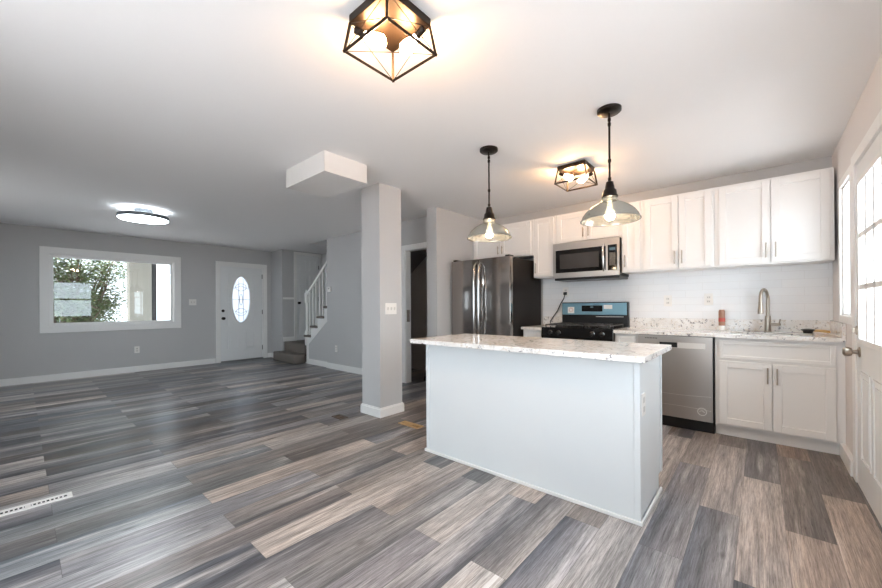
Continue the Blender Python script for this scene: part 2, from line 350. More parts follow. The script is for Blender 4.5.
# right wall: side window, exterior door, small kitchen window
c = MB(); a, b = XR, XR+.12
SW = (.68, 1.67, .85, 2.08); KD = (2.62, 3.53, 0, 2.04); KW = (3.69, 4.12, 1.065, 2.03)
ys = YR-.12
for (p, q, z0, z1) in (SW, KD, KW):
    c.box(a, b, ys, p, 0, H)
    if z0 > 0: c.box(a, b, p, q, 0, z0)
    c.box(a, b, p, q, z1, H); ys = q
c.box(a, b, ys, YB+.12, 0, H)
struct('wall_right', c, mat('brightened_wall_paint', (226, 222, 220), 0.65, bump=(140, 0.08)), label='wall with the kitchen exterior door, brightened as if better lit', cat='wall')  # wall colour lightened beyond the grey paint to stand in for stronger light
struct('wall_back', B(-3.2, XR, YB, YB+.12, 0, H), WALLP, label='kitchen wall behind the white cabinets', cat='wall')
c = MB(); a, b = YR-.12, YR; RW = (-6.3, -5.85, .85, 2.08); RD = (-2.3, -.2, .06, 2.1); ys = XL
for p, q, z0, z1 in (RW, RD):
    c.box(ys, p, a, b, 0, H).box(p, q, a, b, 0, z0).box(p, q, a, b, z1, H); ys = q
c.box(ys, XR, a, b, 0, H)
struct('wall_rear', c, WALLP, label='grey wall behind the viewpoint', cat='wall')
c = MB(); OD = (-4.03, -3.40, 2.0)
c.box(-6.186, OD[0], YT, YT+.1, 0, H); c.box(OD[0], OD[1], YT, YT+.1, OD[2], H); c.box(OD[1], -3.326, YT, YT+.1, 0, H)
struct('wall_hall', c, WALLP, label='grey wall between the stairs and the closet doorway', cat='wall')
struct('wall_fridge', B(-3.326, -3.15, 3.534, 4.76, 0, H), WALLP, label='short wall beside the refrigerator', cat='wall')
struct('wall_entry', MB().box(XL-.12, -8.0, YT, YT+.19, 0, H).box(-8.12, -8.0, YT+.19, 4.14, 0, 4.9).box(-8.12, -8.0, 4.14, 4.72, 2.36, 4.9).box(-8.12, -8.06, 4.14, 4.72, 0, 2.36).box(-8.12, -8.0, 4.72, 4.9, 0, 4.9), WALLP, label='grey wall corner beside the front door', cat='wall')
struct('wall_stairwell', MB().box(-8.0, -3.326, 4.78, 4.9, 0, 4.9).box(-7.07, -6.95, 3.86, 4.78, H+.12, 4.9).box(-6.95, -3.33, 3.74, 3.86, H+.12, 4.9).box(-3.45, -3.33, 3.91, 4.78, H+.12, 4.9).box(-7.07, -3.33, 3.74, 4.9, 4.9, 5.0), WALLP, label='dim grey wall on the far side of the stairs', cat='wall')
# closet behind the doorway, under the stairs
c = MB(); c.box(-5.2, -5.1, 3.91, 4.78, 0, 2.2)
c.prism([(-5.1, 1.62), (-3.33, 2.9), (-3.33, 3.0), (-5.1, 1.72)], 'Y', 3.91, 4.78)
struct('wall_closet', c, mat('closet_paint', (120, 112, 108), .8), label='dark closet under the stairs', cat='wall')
# tile backsplash
struct('trim_backsplash', MB().box(-2.215, XR-.001, YB-.008, YB, .9, 1.60), TILE, label='white subway tile on the kitchen wall', cat='tile')
# ceiling box and column
struct('trim_ceiling_box', B(-3.352, -2.693, 1.643, 2.075, 2.272, H), mat('white_box_paint', (226, 224, 221), .7), label='boxed-in bulkhead hanging from the ceiling', cat='bulkhead')
col = thing('trim_column', (-3.128, 2.60, 0), 'square grey column between living room and kitchen', 'column', kind='structure')
struct('shaft', B(-3.281, -2.975, 2.448, 2.752, 0, H), WALLP, parent=col)
c = MB(); x0, x1, y0, y1 = -3.281, -2.975, 2.448, 2.752; t = .016
for z0, z1, tt in ((0, .085, t), (.085, .10, t*.5)):
    c.box(x0-tt, x1+tt, y0-tt, y0, z0, z1).box(x0-tt, x1+tt, y1, y1+tt, z0, z1).box(x0-tt, x0, y0, y1, z0, z1).box(x1, x1+tt, y0, y1, z0, z1)
struct('baseboard', c, TRIM, .002, col)
# baseboards
def bb(name, boxes, lab):
    c = MB()
    for q in boxes: c.box(*q)
    struct(name, c, TRIM, .003, label=lab, cat='baseboard')
bh = .105; bt = .016
bb('baseboard_left', [(XL, XL+bt, YR, DY0-.085, 0, bh), (XL, XL+bt, DY1+.085, YT, 0, bh)], 'white baseboard along the window wall')
bb('baseboard_hall', [(-6.186-bt, OD[0]-.075, YT-bt, YT, 0, bh), (-6.186-bt, -6.186, YT, YT+.05, 0, bh)], 'white baseboard along the hall wall')
bb('baseboard_entry', [(XL, -8.02, YT-bt, YT, 0, bh)], 'white baseboard at the entry corner')
bb('baseboard_right', [(XR-.03, XR, 3.63, 4.10, 0, .105)], 'white baseboard between cabinet and exterior door')
bb('baseboard_fridge', [(-3.326, -3.15+bt, 3.534-bt, 3.534, 0, bh), (-3.15, -3.15+bt, 3.534, 3.8, 0, bh)], 'white baseboard at the fridge wall')
# closet doorway casing
c = MB(); cw = .07
for y0, y1 in ((YT-.018, YT),):
    c.box(OD[0]-cw, OD[0], y0, y1, 0, OD[2]+cw).box(OD[0], -3.327, y0, y1, OD[2], OD[2]+cw)
c.box(OD[0]-.005, OD[0]+.012, YT-.005, YT+.1, 0, OD[2]).box(OD[0], -3.34, YT-.005, YT+.1, OD[2]-.012, OD[2]+.002)
tr = struct('trim_closet_casing', c, TRIM, .003, label='white casing around the dark closet doorway', cat='casing')
MB().box(OD[0]+.012, OD[0]+.016, YT+.01, YT+.07, .92, 1.10).build('strike_plate', NICKEL, tr)

# ---- windows
def window(name, axis, plane, out, u0, u1, z0, z1, trim, lab, midrail=None, mullions=(), sill=True, fw=.045):
    w = thing(name, (plane, (u0+u1)/2, z0) if axis == 'X' else ((u0+u1)/2, plane, z0), lab, 'window', kind='structure')
    def bx(c, ua, ub, d0, d1, za, zb):
        d0, d1 = sorted((plane+out*d0, plane+out*d1))
        c.box(d0, d1, ua, ub, za, zb) if axis == 'X' else c.box(ua, ub, d0, d1, za, zb)
    c = MB(); T = trim
    bx(c, u0-T, u1+T, -.018, 0, z1, z1+T); bx(c, u0-T, u1+T, -.018, 0, z0-T, z0)
    bx(c, u0-T, u0, -.018, 0, z0, z1); bx(c, u1, u1+T, -.018, 0, z0, z1)
    c.build('casing', TRIM, w, .004)
    c = MB(); f = fw
    bx(c, u0, u1, 0, .11, z1-.012, z1); bx(c, u0, u1, 0, .11, z0, z0+.012); bx(c, u0, u0+.012, 0, .11, z0+.012, z1-.012); bx(c, u1-.012, u1, 0, .11, z0+.012, z1-.012)
    bx(c, u0+.012, u1-.012, .05, .09, z1-f, z1-.012); bx(c, u0+.012, u1-.012, .05, .09, z0+.012, z0+f); bx(c, u0+.012, u0+f, .05, .09, z0+f, z1-f); bx(c, u1-f, u1-.012, .05, .09, z0+f, z1-f)
    if midrail: bx(c, u0+f, u1-f, .05, .09, midrail-.025, midrail+.025)
    for mm in mullions: bx(c, mm-.012, mm+.012, .055, .085, z0+f, z1-f)
    c.build('frame', TRIM, w, .002)
    c = MB(); bx(c, u0+f-.005, u1-f+.005, .068, .072, z0+f-.005, z1-f+.005); c.build('pane', GLASS, w)
    return w
window('window_1', 'X', XL, -1, WY0, WY1, WZ0, WZ1, .11, 'wide white-framed picture window on the left wall')
window('window_2', 'X', XR, 1, KW[0], KW[1], KW[2], KW[3], .055, 'narrow white window between cabinets and exterior door', fw=.022)
window('window_3', 'X', XR, 1, SW[0], SW[1], SW[2], SW[3], .07, 'double-hung window beside the viewpoint', midrail=1.47)
window('added_window_4', 'Y', YR, -1, RW[0], RW[1], RW[2], RW[3], .07, 'added narrow window behind the viewpoint for the fridge reflections', midrail=1.47)  # unseen window, added for bright stripes in the fridge doors
window('added_window_5', 'Y', YR, -1, RD[0], RD[1], RD[2], RD[3], .055, 'added glass door opening behind the viewpoint for fill light', mullions=((RD[0]+RD[1])/2,))  # unseen opening, added to throw fill light on island, cabinets and ceiling

# ---- front door with oval light
d = thing('door_1', (XL, 3.18, 0), 'white front door with an oval leaded glass', 'door', kind='structure')
c = MB(); cw = .075; p0, p1 = XL, XL+.02
c.box(p0, p1, DY0-cw, DY0, 0, DZ+cw).box(p0, p1, DY1, DY1+cw, 0, DZ+cw).box(p0, p1, DY0, DY1, DZ, DZ+cw)
c.box(XL-.12, XL, DY0, DY0+.018, 0, DZ).box(XL-.12, XL, DY1-.018, DY1, 0, DZ).box(XL-.12, XL, DY0+.018, DY1-.018, DZ-.018, DZ)
c.build('casing', TRIM, d, .003)
oc, oa, ob = (3.163, 1.325), .185, .50
def oval_slab(x0, x1, y0, y1, z0, z1, a, b):
    angs = sorted({2*math.pi*k/64 for k in range(64)} | {math.atan2(zz-oc[1], yy-oc[0]) % (2*math.pi) for yy in (y0, y1) for zz in (z0, z1)})
    out, inn = [], []
    for t in angs:
        cy, cz = math.cos(t), math.sin(t); k = 9
        if cy > 1e-9: k = min(k, (y1-oc[0])/cy)
        if cy < -1e-9: k = min(k, (y0-oc[0])/cy)
        if cz > 1e-9: k = min(k, (z1-oc[1])/cz)
        if cz < -1e-9: k = min(k, (z0-oc[1])/cz)
        out.append((oc[0]+cy*k, oc[1]+cz*k)); inn.append((oc[0]+cy*a*b/math.hypot(b*cy, a*cz), oc[1]+cz*a*b/math.hypot(b*cy, a*cz)))
    c = MB(); rings = [[(x, u, v) for u, v in L] for x, L in ((x0, inn), (x0, out), (x1, out), (x1, inn), (x0, inn))]
    c.ring(rings, True, False, False); bmesh.ops.remove_doubles(c.bm, verts=c.bm.verts, dist=1e-6)
    return c
sx0, sx1 = XL-.055, XL-.012
sl = oval_slab(sx0, sx1, DY0+.02, DY1-.02, .025, DZ-.02, oa, ob)
def bead(c, x, y0, y1, z0, z1, t=.018, h=.014):
    c.box(x, x+h, y0, y1, z0, z0+t).box(x, x+h, y0, y1, z1-t, z1).box(x, x+h, y0, y0+t, z0+t, z1-t).box(x, x+h, y1-t, y1, z0+t, z1-t)
for q in ((2.90, 3.105, .265, .625), (3.245, 3.45, .265, .625)):
    bead(sl, sx1, *q); sl.box(sx1, sx1+.005, q[0]+.04, q[1]-.04, q[2]+.04, q[3]-.04)
bead(sl, sx1, 2.905, 3.435, .77, 1.875)
slab = sl.build('slab', DOORP, d)
el = lambda a, b, x, n=64: [(x, oc[0]+a*math.cos(2*math.pi*k/n), oc[1]+b*math.sin(2*math.pi*k/n)) for k in range(n)]
c = MB(); c.ring([el(oa-.004, ob-.004, sx1-.01), el(oa-.002, ob-.002, sx1+.014), el(oa+.022, ob+.022, sx1+.014), el(oa+.026, ob+.026, sx1-.001)], True, False, False)
c.build('oval_frame', TRIM, slab, smooth=True)
c = MB(); c.ring([el(oa, ob, sx1-.02), el(oa, ob, sx1-.016)]); gl = c.build('oval_glass', FROST, slab)
LEAD = mat('lead_came', (118, 121, 126), .5, .3); c = MB(); xx = sx1-.013
c.tube([(xx, oc[0]-oa*.98, oc[1]+.0), (xx, oc[0]+oa*.98, oc[1])], .0055, 6)
for sgn in (-1, 1):
    c.tube([(xx, oc[0]+sgn*.045, oc[1]-.46), (xx, oc[0]+sgn*.045, oc[1]+.46)], .0055, 6)
    c.tube([(xx, oc[0]+.11*math.cos(t/12*2*math.pi), oc[1]+sgn*.27+.08*math.sin(t/12*2*math.pi)) for t in range(13)], .0055, 6)
    c.tube([(xx, oc[0]-.14, oc[1]+sgn*.24), (xx, oc[0], oc[1]+sgn*.30), (xx, oc[0]+.14, oc[1]+sgn*.24)], .0055, 6)
c.tube([(xx, oc[0]+.03*math.cos(t/12*2*math.pi), oc[1]+.12*math.sin(t/12*2*math.pi)) for t in range(13)], .0055, 6)
c.build('lead_lines', LEAD, slab)
c = MB(); c.lathe([(.03, 0), (.03, .01), (.012, .014), (.012, .035), (.026, .045), (.03, .06), (.022, .072)], (sx1, 2.80, .925), 16, 'X'); c.build('door_knob', BRONZE, slab, smooth=True)
c = MB(); c.lathe([(.03, 0), (.028, .016), (.012, .018), (.012, .03)], (sx1, 2.80, 1.085), 16, 'X'); c.build('deadbolt', BRONZE, slab, smooth=True)
for z in (.25, 1.05, 1.85): B(XL-.014, XL-.004, DY1-.03, DY1-.012, z-.05, z+.05).build('hinge', DARKM, d)
B(XL-.11, XL+.01, DY0+.018, DY1-.018, 0, .024).build('threshold', mat('aluminium_threshold', (150, 150, 148), .4, .8), d)

# ---- six panel closet door on the stair landing
LZ = .39; X2 = -8.0
d = thing('door_2', (X2, 4.43, LZ), 'white six-panel door on the stair landing', 'door', kind='structure')
c = MB(); y0, y1, zt = 4.145, 4.715, 2.355
c.box(X2, X2+.018, y0-.065, y0, LZ, zt+.065).box(X2, X2+.018, y1, y1+.055, LZ, zt+.065).box(X2, X2+.018, y0, y1, zt, zt+.065)
c.build('casing', TRIM, d, .003)
c = MB(); c.box(X2-.045, X2-.01, y0, y1, LZ+.01, zt); wd = (y1-y0-.21)/2
for ya_ in (y0+.07, y0+.14+wd):
    for za, zb in ((.52, 1.15), (1.27, 1.90), (2.0, 2.24)):
        bead(c, X2-.01, ya_, ya_+wd, za, zb, .02, .012); c.box(X2-.01, X2-.004, ya_+.035, ya_+wd-.035, za+.035, zb-.035)
sl2 = c.build('slab', DOORP, d)
MB().lathe([(.028, 0), (.028, .008), (.011, .012), (.011, .03), (.026, .042), (.028, .055), (.018, .066)], (X2-.01, y0+.06, 1.25), 14, 'X').build('door_knob', BRONZE, sl2, smooth=True)
for z in (.65, 1.35, 2.1): B(X2-.011, X2+.004, y1-.012, y1+.004, z-.045, z+.045).build('hinge', DARKM, d)
struct('trim_chair_rail', B(X2, X2+.014, 3.83, 4.075, 1.33, 1.375), TRIM, label='short white rail on the wall beside the landing door', cat='trim')
struct('trim_landing_base', B(X2, X2+.014, 3.83, 4.075, LZ, LZ+.10), TRIM, label='short white baseboard on the stair landing', cat='trim')

# ---- kitchen exterior door
d = thing('door_3', (XR, 3.06, 0), 'white exterior door with nine-lite glass on the right', 'door', kind='structure')
c = MB(); y0, y1, zt = KD[0], KD[1], KD[3]
c.box(XR-.02, XR, y1, y1+.09, 0, zt+.075).box(XR-.02, XR, y0-.09, y0, 0, zt+.075).box(XR-.02, XR, y0, y1, zt, zt+.075)
c.box(XR, XR+.12, y0, y0+.015, 0, zt).box(XR, XR+.12, y1-.015, y1, 0, zt).box(XR, XR+.12, y0+.015, y1-.015, zt-.015, zt)
c.build('casing', TRIM, d, .003)
sx, sxb = XR-.012, XR+.032; gy0, gy1, gz0, gz1 = 2.79, 3.375, .935, 1.885
c = MB(); ya_, yb_ = y0+.017, y1-.017
c.box(sx, sxb, ya_, gy0, .02, zt-.017).box(sx, sxb, gy1, yb_, .02, zt-.017).box(sx, sxb, gy0, gy1, .02, gz0).box(sx, sxb, gy0, gy1, gz1, zt-.017)
for q0, q1 in ((2.80, 3.04), (3.12, 3.36)):
    for h0, t_ in ((.0, .012),):
        c.box(sx-.008, sx, q0, q1, .20, .212).box(sx-.008, sx, q0, q1, .728, .74).box(sx-.008, sx, q0, q0+.012, .212, .728).box(sx-.008, sx, q1-.012, q1, .212, .728)
    c.box(sx-.006, sx, q0+.04, q1-.04, .24, .70)
sl3 = c.build('slab', DOORP, d, .0015)
c = MB(); t = .028
c.box(sx-.012, sx+.006, gy0-t, gy1+t, gz1-.004, gz1+t).box(sx-.012, sx+.006, gy0-t, gy1+t, gz0-t, gz0+.004).box(sx-.012, sx+.006, gy0-t, gy0+.004, gz0, gz1).box(sx-.012, sx+.006, gy1-.004, gy1+t, gz0, gz1)
for z in (1.252, 1.566): c.box(sx-.008, sx+.012, gy0, gy1, z-.015, z+.015)
for y in (gy0+(gy1-gy0)/3, gy0+2*(gy1-gy0)/3): c.box(sx-.008, sx+.012, y-.015, y+.015, gz0, gz1)
c.build('glazing_bars', TRIM, sl3, .002)
B(sx+.014, sx+.018, gy0-.005, gy1+.005, gz0-.005, gz1+.005).build('pane', GLASS, sl3)
MB().lathe([(.032, 0), (.032, -.006), (.014, -.012), (.012, -.03), (.024, -.036), (.029, -.05), (.029, -.066), (.018, -.074)], (sx, 3.42, .850), 20, 'X').build('door_knob', NICKEL, sl3, smooth=True)
MB().lathe([(.03, 0), (.028, -.014), (.012, -.016)], (sx, 3.44, .985), 20, 'X').box(sx-.03, sx-.014, 3.433, 3.447, .965, 1.005).build('deadbolt', NICKEL, sl3, smooth=True)
B(XR-.012, XR+.10, y0+.016, y1-.016, 0, .019).build('threshold', TRIM, d)

# ---- staircase
def Xn(k): return -7.11+.247*(k)            # nose of tread k above the landing
st = thing('staircase', (-7.5, 3.9, 0), 'carpeted stairs turning up from the living room', 'staircase', kind='structure')
YS = 3.845
B(-8.0+.002, -7.06, 3.60, YS, 0, .195).build('step', CARPET, st, .022, True, seg=3)
B(-8.0+.002, -7.0, YS, 4.779, 0, LZ).build('step', CARPET, st, .02, True, seg=3)
for k in range(11):
    x = Xn(k); z = LZ+.195*(k+1)
    c = MB().box(x, x+.275, YS-.02, 4.779, z-.045, z).box(x+.02, x+.247, YS+.022, 4.779, z-.194, z-.045)
    c.build('step', CARPET, st, .015, True, seg=2)
c = MB(); n = 11; poly = [(-7.06, 0), (-7.06, LZ+.15)]
for k in range(n):
    x = Xn(k)+.02; z = LZ+.195*(k+1)-.046
    poly += [(x, z), (x+.247, z)]
poly = [(-7.06, 0)]+[q for q in poly[2:]]
low = [(Xn(10)+.27, LZ+.195*11-.36), (-6.93, .40), (-6.93, 0)]
c.prism(poly+low, 'Y', YS, YS+.02); c.build('stringer', TRIM, st)
c = MB().prism([(-6.93, 0), (-6.93, .40), (-6.1, 1.055), (-6.1, 0)], 'Y', YS+.004, YS+.02); c.build('side_panel', WALLP, st)
B(-6.93, -6.186, YS-.014, YS+.004, 0, .105).build('skirting', TRIM, st, .003)
ra = thing('stair_railing', (-7.0, YS+.02, LZ), 'white stair railing with square newel and slim balusters', 'railing')
c = MB(); nx, ny = -7.035, YS+.03
c.box(nx-.036, nx+.036, ny-.036, ny+.036, LZ+.005, .66).box(nx-.036, nx+.036, ny-.036, ny+.036, 1.24, 1.44)
c.lathe([(.034, .66), (.026, .70), (.033, .82), (.025, .95), (.029, 1.12), (.034, 1.24)], (nx, ny, 0), 14)
c.lathe([(.03, 1.44), (.018, 1.45), (.036, 1.475), (.036, 1.495), (.014, 1.515)], (nx, ny, 0), 14)
c.build('newel', TRIM, ra, smooth=True)
zr = lambda x: 1.40+(x-nx)*.79
c = MB(); c.prism([(nx+.02, zr(nx+.02)-.03), (nx+.02, zr(nx+.02)+.03), (-4.9, zr(-4.9)+.03), (-4.9, zr(-4.9)-.03)], 'Y', ny-.027, ny+.027); c.build('handrail', TRIM, ra, .006)
for k in range(8):
    for q in (.07, .19):
        x = Xn(k)+q; z0 = LZ+.195*(k+1)
        if x < nx+.06: continue
        MB().box(x-.015, x+.015, ny-.015, ny+.015, z0+.002, zr(x)-.031).build('baluster', TRIM, ra)

# ------------------------------------------------------------------ kitchen cabinets
def handle(c, x, y, z0, z1):       # vertical bar pull standing off a front face at y
    c.tube([(x, y-.028, z0), (x, y-.028, z1)], .0055, 10)
    c.tube([(x, y, z0+.018), (x, y-.028, z0+.018)], .004, 8); c.tube([(x, y, z1-.018), (x, y-.028, z1-.018)], .004, 8)
def shaker(parent, name, x0, x1, y, z0, z1, fr=.055, th=.02):
    c = MB(); fr = min(fr, (x1-x0)*.3)
    c.box(x0, x0+fr, y, y+th, z0, z1).box(x1-fr, x1, y, y+th, z0, z1).box(x0+fr, x1-fr, y, y+th, z0, z0+fr).box(x0+fr, x1-fr, y, y+th, z1-fr, z1)
    c.box(x0+fr-.003, x1-fr+.003, y+.012, y+th, z0+fr-.003, z1-fr+.003)
    return c.build(name, CAB, parent, .0025)
def wallcab(x0, x1, z0, z1, doors, lab, hz='low'):
    y0 = YB-.33; t = thing('wall_cabinet', ((x0+x1)/2, YB, z0), lab, 'cabinet', 'white wall cabinets along the kitchen wall')
    MB().box(x0+.001, x1-.001, y0+.021, YB-.009, z0, z1).build('body', CAB, t, .001)
    for a, b, side in doors:
        dr = shaker(t, 'door', a, b, y0, z0+.014, z1-.022)
        if side:
            x = b-.028 if side == 'R' else a+.028; c = MB(); hz0 = z0+.055 if hz == 'low' else z0+.04
            handle(c, x, y0, hz0, hz0+(.13 if z1-z0 > .5 else .11)); c.build('handle', NICKEL, dr, smooth=True)
    return t
Z0, Z1 = 1.506, 2.262
wallcab(-.325, .457, Z0, Z1, [(-.290, .068, 'R'), (.074, .432, 'L')], 'wide white two-door wall cabinet above the sink')
wallcab(-.945, -.325, Z0, Z1, [(-.915, -.617, 'R'), (-.611, -.345, 'L')], 'white two-door wall cabinet above the dishwasher')
wallcab(-1.146, -.945, Z0, Z1, [(-1.132, -.962, 'L')], 'narrow single-door wall cabinet right of the microwave')
wallcab(-1.897, -1.146, 1.895, Z1, [(-1.872, -1.524, 'R'), (-1.518, -1.168, 'L')], 'short two-door wall cabinet above the microwave')
wallcab(-2.195, -1.897, Z0, Z1, [(-2.178, -1.915, 'L')], 'narrow single-door wall cabinet left of the microwave')
wallcab(-3.148, -2.195, 1.80, Z1, [(-3.125, -2.677, 'R'), (-2.671, -2.225, 'L')], 'wide two-door wall cabinet above the refrigerator')

YF = YB-.60            # base carcass front at 4.044, doors at 4.024
def base(x0, x1, lab):
    t = thing('base_cabinet', ((x0+x1)/2, YB, 0), lab, 'cabinet', 'white base cabinets along the kitchen wall')
    return t
ZC, ZI = .896, .866
t = base(-.307, .44, 'white two-door sink base cabinet in the right corner')
MB().box(-.306, .4755, YF, YF+.02, .09, ZI-.001).box(-.306, -.29, YF+.02, YB-.01, .09, ZI-.001).box(.424, .44, YF+.02, YB-.01, .09, ZI-.001).box(-.29, .424, YF+.02, YB-.01, .09, .106).build('body', CAB, t, .001)
B(-.306, .445, YF+.045, YF+.06, 0, .09).build('toe_kick', CAB, t)
shaker(t, 'drawer_front', -.277, .426, YF-.02, .683, .836, .028)
for a, b, side in ((-.277, .067, 'R'), (.073, .426, 'L')):
    dr = shaker(t, 'door', a, b, YF-.02, .112, .660)
    c = MB(); handle(c, b-.026 if side == 'R' else a+.026, YF-.02, .50, .63); c.build('handle', NICKEL, dr, smooth=True)
t = base(-1.14, -.93, 'narrow white base cabinet between range and dishwasher')
MB().box(-1.138, -.922, YF, YB-.01, .09, ZI-.001).build('body', CAB, t, .001); B(-1.138, -.922, YF+.045, YF+.06, 0, .09).build('toe_kick', CAB, t)
shaker(t, 'drawer_front', -1.118, -.942, YF-.02, .683, .836, .028); dr = shaker(t, 'door', -1.118, -.942, YF-.02, .112, .66)
c = MB(); handle(c, -.965, YF-.02, .50, .63); c.build('handle', NICKEL, dr, smooth=True)
t = base(-2.19, -1.93, 'narrow white base cabinet between refrigerator and range')
MB().box(-2.19, -1.932, YF, YB-.01, .09, ZI-.001).build('body', CAB, t, .001); B(-2.19, -1.932, YF+.045, YF+.06, 0, .09).build('toe_kick', CAB, t)
shaker(t, 'drawer_front', -2.17, -1.95, YF-.02, .683, .836, .028); dr = shaker(t, 'door', -2.17, -1.95, YF-.02, .112, .66)
c = MB(); handle(c, -1.975, YF-.02, .50, .63); c.build('handle', NICKEL, dr, smooth=True)

# countertops, with a real cut-out for the sink
SX0, SX1, SY0, SY1 = -.21, .33, 4.12, 4.44
t = thing('countertop', (-.35, 4.32, ZI), 'speckled white countertop with the sink and backsplash lip', 'countertop', 'speckled stone countertops')
yf, yb_ = YB-.655, YB-.0085; xl_, xr_ = -1.137, .474
c = MB().box(xl_, xr_, yf, SY0, ZI, ZC).box(xl_, xr_, SY1, yb_, ZI, ZC).box(xl_, SX0, SY0, SY1, ZI, ZC).box(SX1, xr_, SY0, SY1, ZI, ZC)
bmesh.ops.remove_doubles(c.bm, verts=c.bm.verts, dist=1e-5)
c.build('slab', GRANITE, t)
MB().box(xl_, xr_-.02, yb_-.02, yb_, ZC, 1.006).box(xr_-.02, xr_, yf, yb_, ZC, 1.006).build('backsplash', GRANITE, t, .0015)
t = thing('countertop', (-2.06, 4.32, ZI), 'small speckled countertop between refrigerator and range', 'countertop', 'speckled stone countertops')
B(-2.193, -1.930, yf, yb_, ZI, ZC).build('slab', GRANITE, t, .002)
B(-2.193, -1.930, yb_-.02, yb_, ZC, 1.006).build('backsplash', GRANITE, t, .0015)
# sink
t = thing('sink', (.06, 4.28, .70), 'steel undermount sink in the right countertop', 'sink')
c = MB(); th = .004; a0, a1, b0, b1 = SX0-.01, SX1+.01, SY0-.01, SY1+.01
c.box(a0, a1, b0, b0+th, .69, ZI-.001).box(a0, a1, b1-th, b1, .69, ZI-.001).box(a0, a0+th, b0+th, b1-th, .69, ZI-.001).box(a1-th, a1, b0+th, b1-th, .69, ZI-.001).box(a0+th, a1-th, b0+th, b1-th, .69, .694)
c.build('basin', SINKM, t)
MB().lathe([(.05, .6945), (.05, .698), (.03, .698), (.028, .696)], (.06, 4.30, 0), 20).build('drain', CHROME, t, smooth=True)
# faucet
fx, fy = .05, 4.52
t = thing('faucet', (fx, fy, ZC), 'brushed nickel pull-down gooseneck faucet at the sink', 'faucet')
MB().lathe([(.03, ZC), (.03, ZC+.006), (.024, ZC+.012), (.022, ZC+.12), (.02, ZC+.145), (.015, ZC+.15)], (fx, fy, 0), 20).build('base', NICKEL, t, smooth=True)
arc = [(fx, fy, ZC+.14), (fx, fy, 1.20)]+[(fx-.045*(1-math.cos(a))*.55, fy-.075*(1-math.cos(a)), 1.20+.085*math.sin(a)) for a in [math.pi*k/12 for k in range(1, 12)]]
e = arc[-1]; arc.append((e[0]-.001, e[1]-.003, 1.17))
MB().tube(arc, .0135, 14).build('spout', NICKEL, t, smooth=True)
e = arc[-1]; MB().tube([(e[0], e[1], e[2]+.005), (e[0], e[1]-.002, e[2]-.03), (e[0], e[1]-.006, e[2]-.075), (e[0], e[1]-.008, e[2]-.105)], [.015, .017, .021, .020], 16).build('spray_head', NICKEL, t, smooth=True)
MB().tube([(fx+.015, fy, ZC+.07), (fx+.06, fy, ZC+.07), (fx+.085, fy-.01, ZC+.072)], [.014, .014, .012], 12).tube([(fx+.075, fy-.006, ZC+.075), (fx+.085, fy-.015, ZC+.12)], .005, 8).build('lever', NICKEL, t, smooth=True)

# things on the counter
t = thing('spray_can', (-.285, 4.50, ZC), 'red and tan printed can with white base by the backsplash', 'can')
MB().lathe([(.024, ZC+.001), (.026, ZC+.006), (.026, ZC+.05)], (-.285, 4.50, 0), 24).build('base_cup', PLASTIC, t, smooth=True)
cb = MB().lathe([(.026, ZC+.05), (.026, 1.085), (.022, 1.096), (.022, 1.10), (.012, 1.102)], (-.285, 4.50, 0), 24).build('can_body', CAN, t, smooth=True)
MB().lathe([(.0265, .985), (.0265, 1.02)], (-.285, 4.50, 0), 24, caps=False).build('label_band', REDINK, cb, smooth=True)
t = thing('scrub_brush', (.36, 4.52, ZC), 'black scrub brush with wooden handle lying right of the faucet', 'brush')
MB().lathe([(.03, ZC+.001), (.034, ZC+.02), (.045, ZC+.028), (.045, ZC+.034), (.02, ZC+.04)], (.31, 4.50, 0), 20).build('bristle_head', BLACKP, t, smooth=True)
MB().tube([(.345, 4.5, ZC+.026), (.40, 4.52, ZC+.022), (.445, 4.53, ZC+.016)], [.010, .012, .011], 10).build('handle', BRUSHW, t, smooth=True)
t = thing('sink_strainer', (-.07, 4.50, ZC), 'small steel sink strainer on the counter left of the faucet', 'strainer')
MB().lathe([(.036, ZC+.001), (.038, ZC+.006), (.026, ZC+.010), (.012, ZC+.010), (.006, ZC+.022), (.009, ZC+.03), (.003, ZC+.033)], (-.08, 4.42+.06, 0), 20).build('strainer_cup', CHROME, t, smooth=True)

# ------------------------------------------------------------------ appliances
# dishwasher
t = thing('dishwasher', (-.61, 4.3, 0), 'stainless steel dishwasher left of the sink cabinet', 'dishwasher')
dx0, dx1, dy = -.914, -.314, 4.012
B(dx0, dx1, dy+.032, YB-.02, .10, .862).build('tub', BLACKP, t)
c = MB(); hz0, hz1, hx0, hx1 = .752, .80, -.735, -.375
c.box(dx0, hx0, dy, dy+.03, .105, .858).box(hx1, dx1-.008, dy, dy+.03, .105, .858).box(hx0, hx1, dy, dy+.03, .105, hz0).box(hx0, hx1, dy, dy+.03, hz1, .858)
bmesh.ops.remove_doubles(c.bm, verts=c.bm.verts, dist=1e-5)
dd = c.build('door', STEEL, t)
B(hx0, hx1, dy+.024, dy+.03, hz0, hz1).build('handle_pocket', BLACKP, dd)
B(-.585, hx1+.004, dy-.004, dy+.02, hz0-.002, hz1+.002).build('pocket_label', mat('pale_film', (222, 220, 216), .35, .3), dd, .003)
c = MB()
for k in range(8): c.box(-.852+k*.0135, -.852+k*.0135+.009, dy-.001, dy, .828, .838)
c.build('badge', mat('grey_print', (96, 92, 88), .5), dd)
ringp = lambda r, y: [(-.40+r*math.cos(2*math.pi*k/28), y, .19+r*math.sin(2*math.pi*k/28)) for k in range(28)]
c = MB().ring([ringp(.036, dy), ringp(.036, dy-.001), ringp(.029, dy-.001), ringp(.029, dy)], True, False, False)
c.tube([(-.42, dy-.0006, .19), (-.40, dy-.0006, .20), (-.38, dy-.0006, .185)], .003, 6); c.build('round_sticker', PAPER, dd)
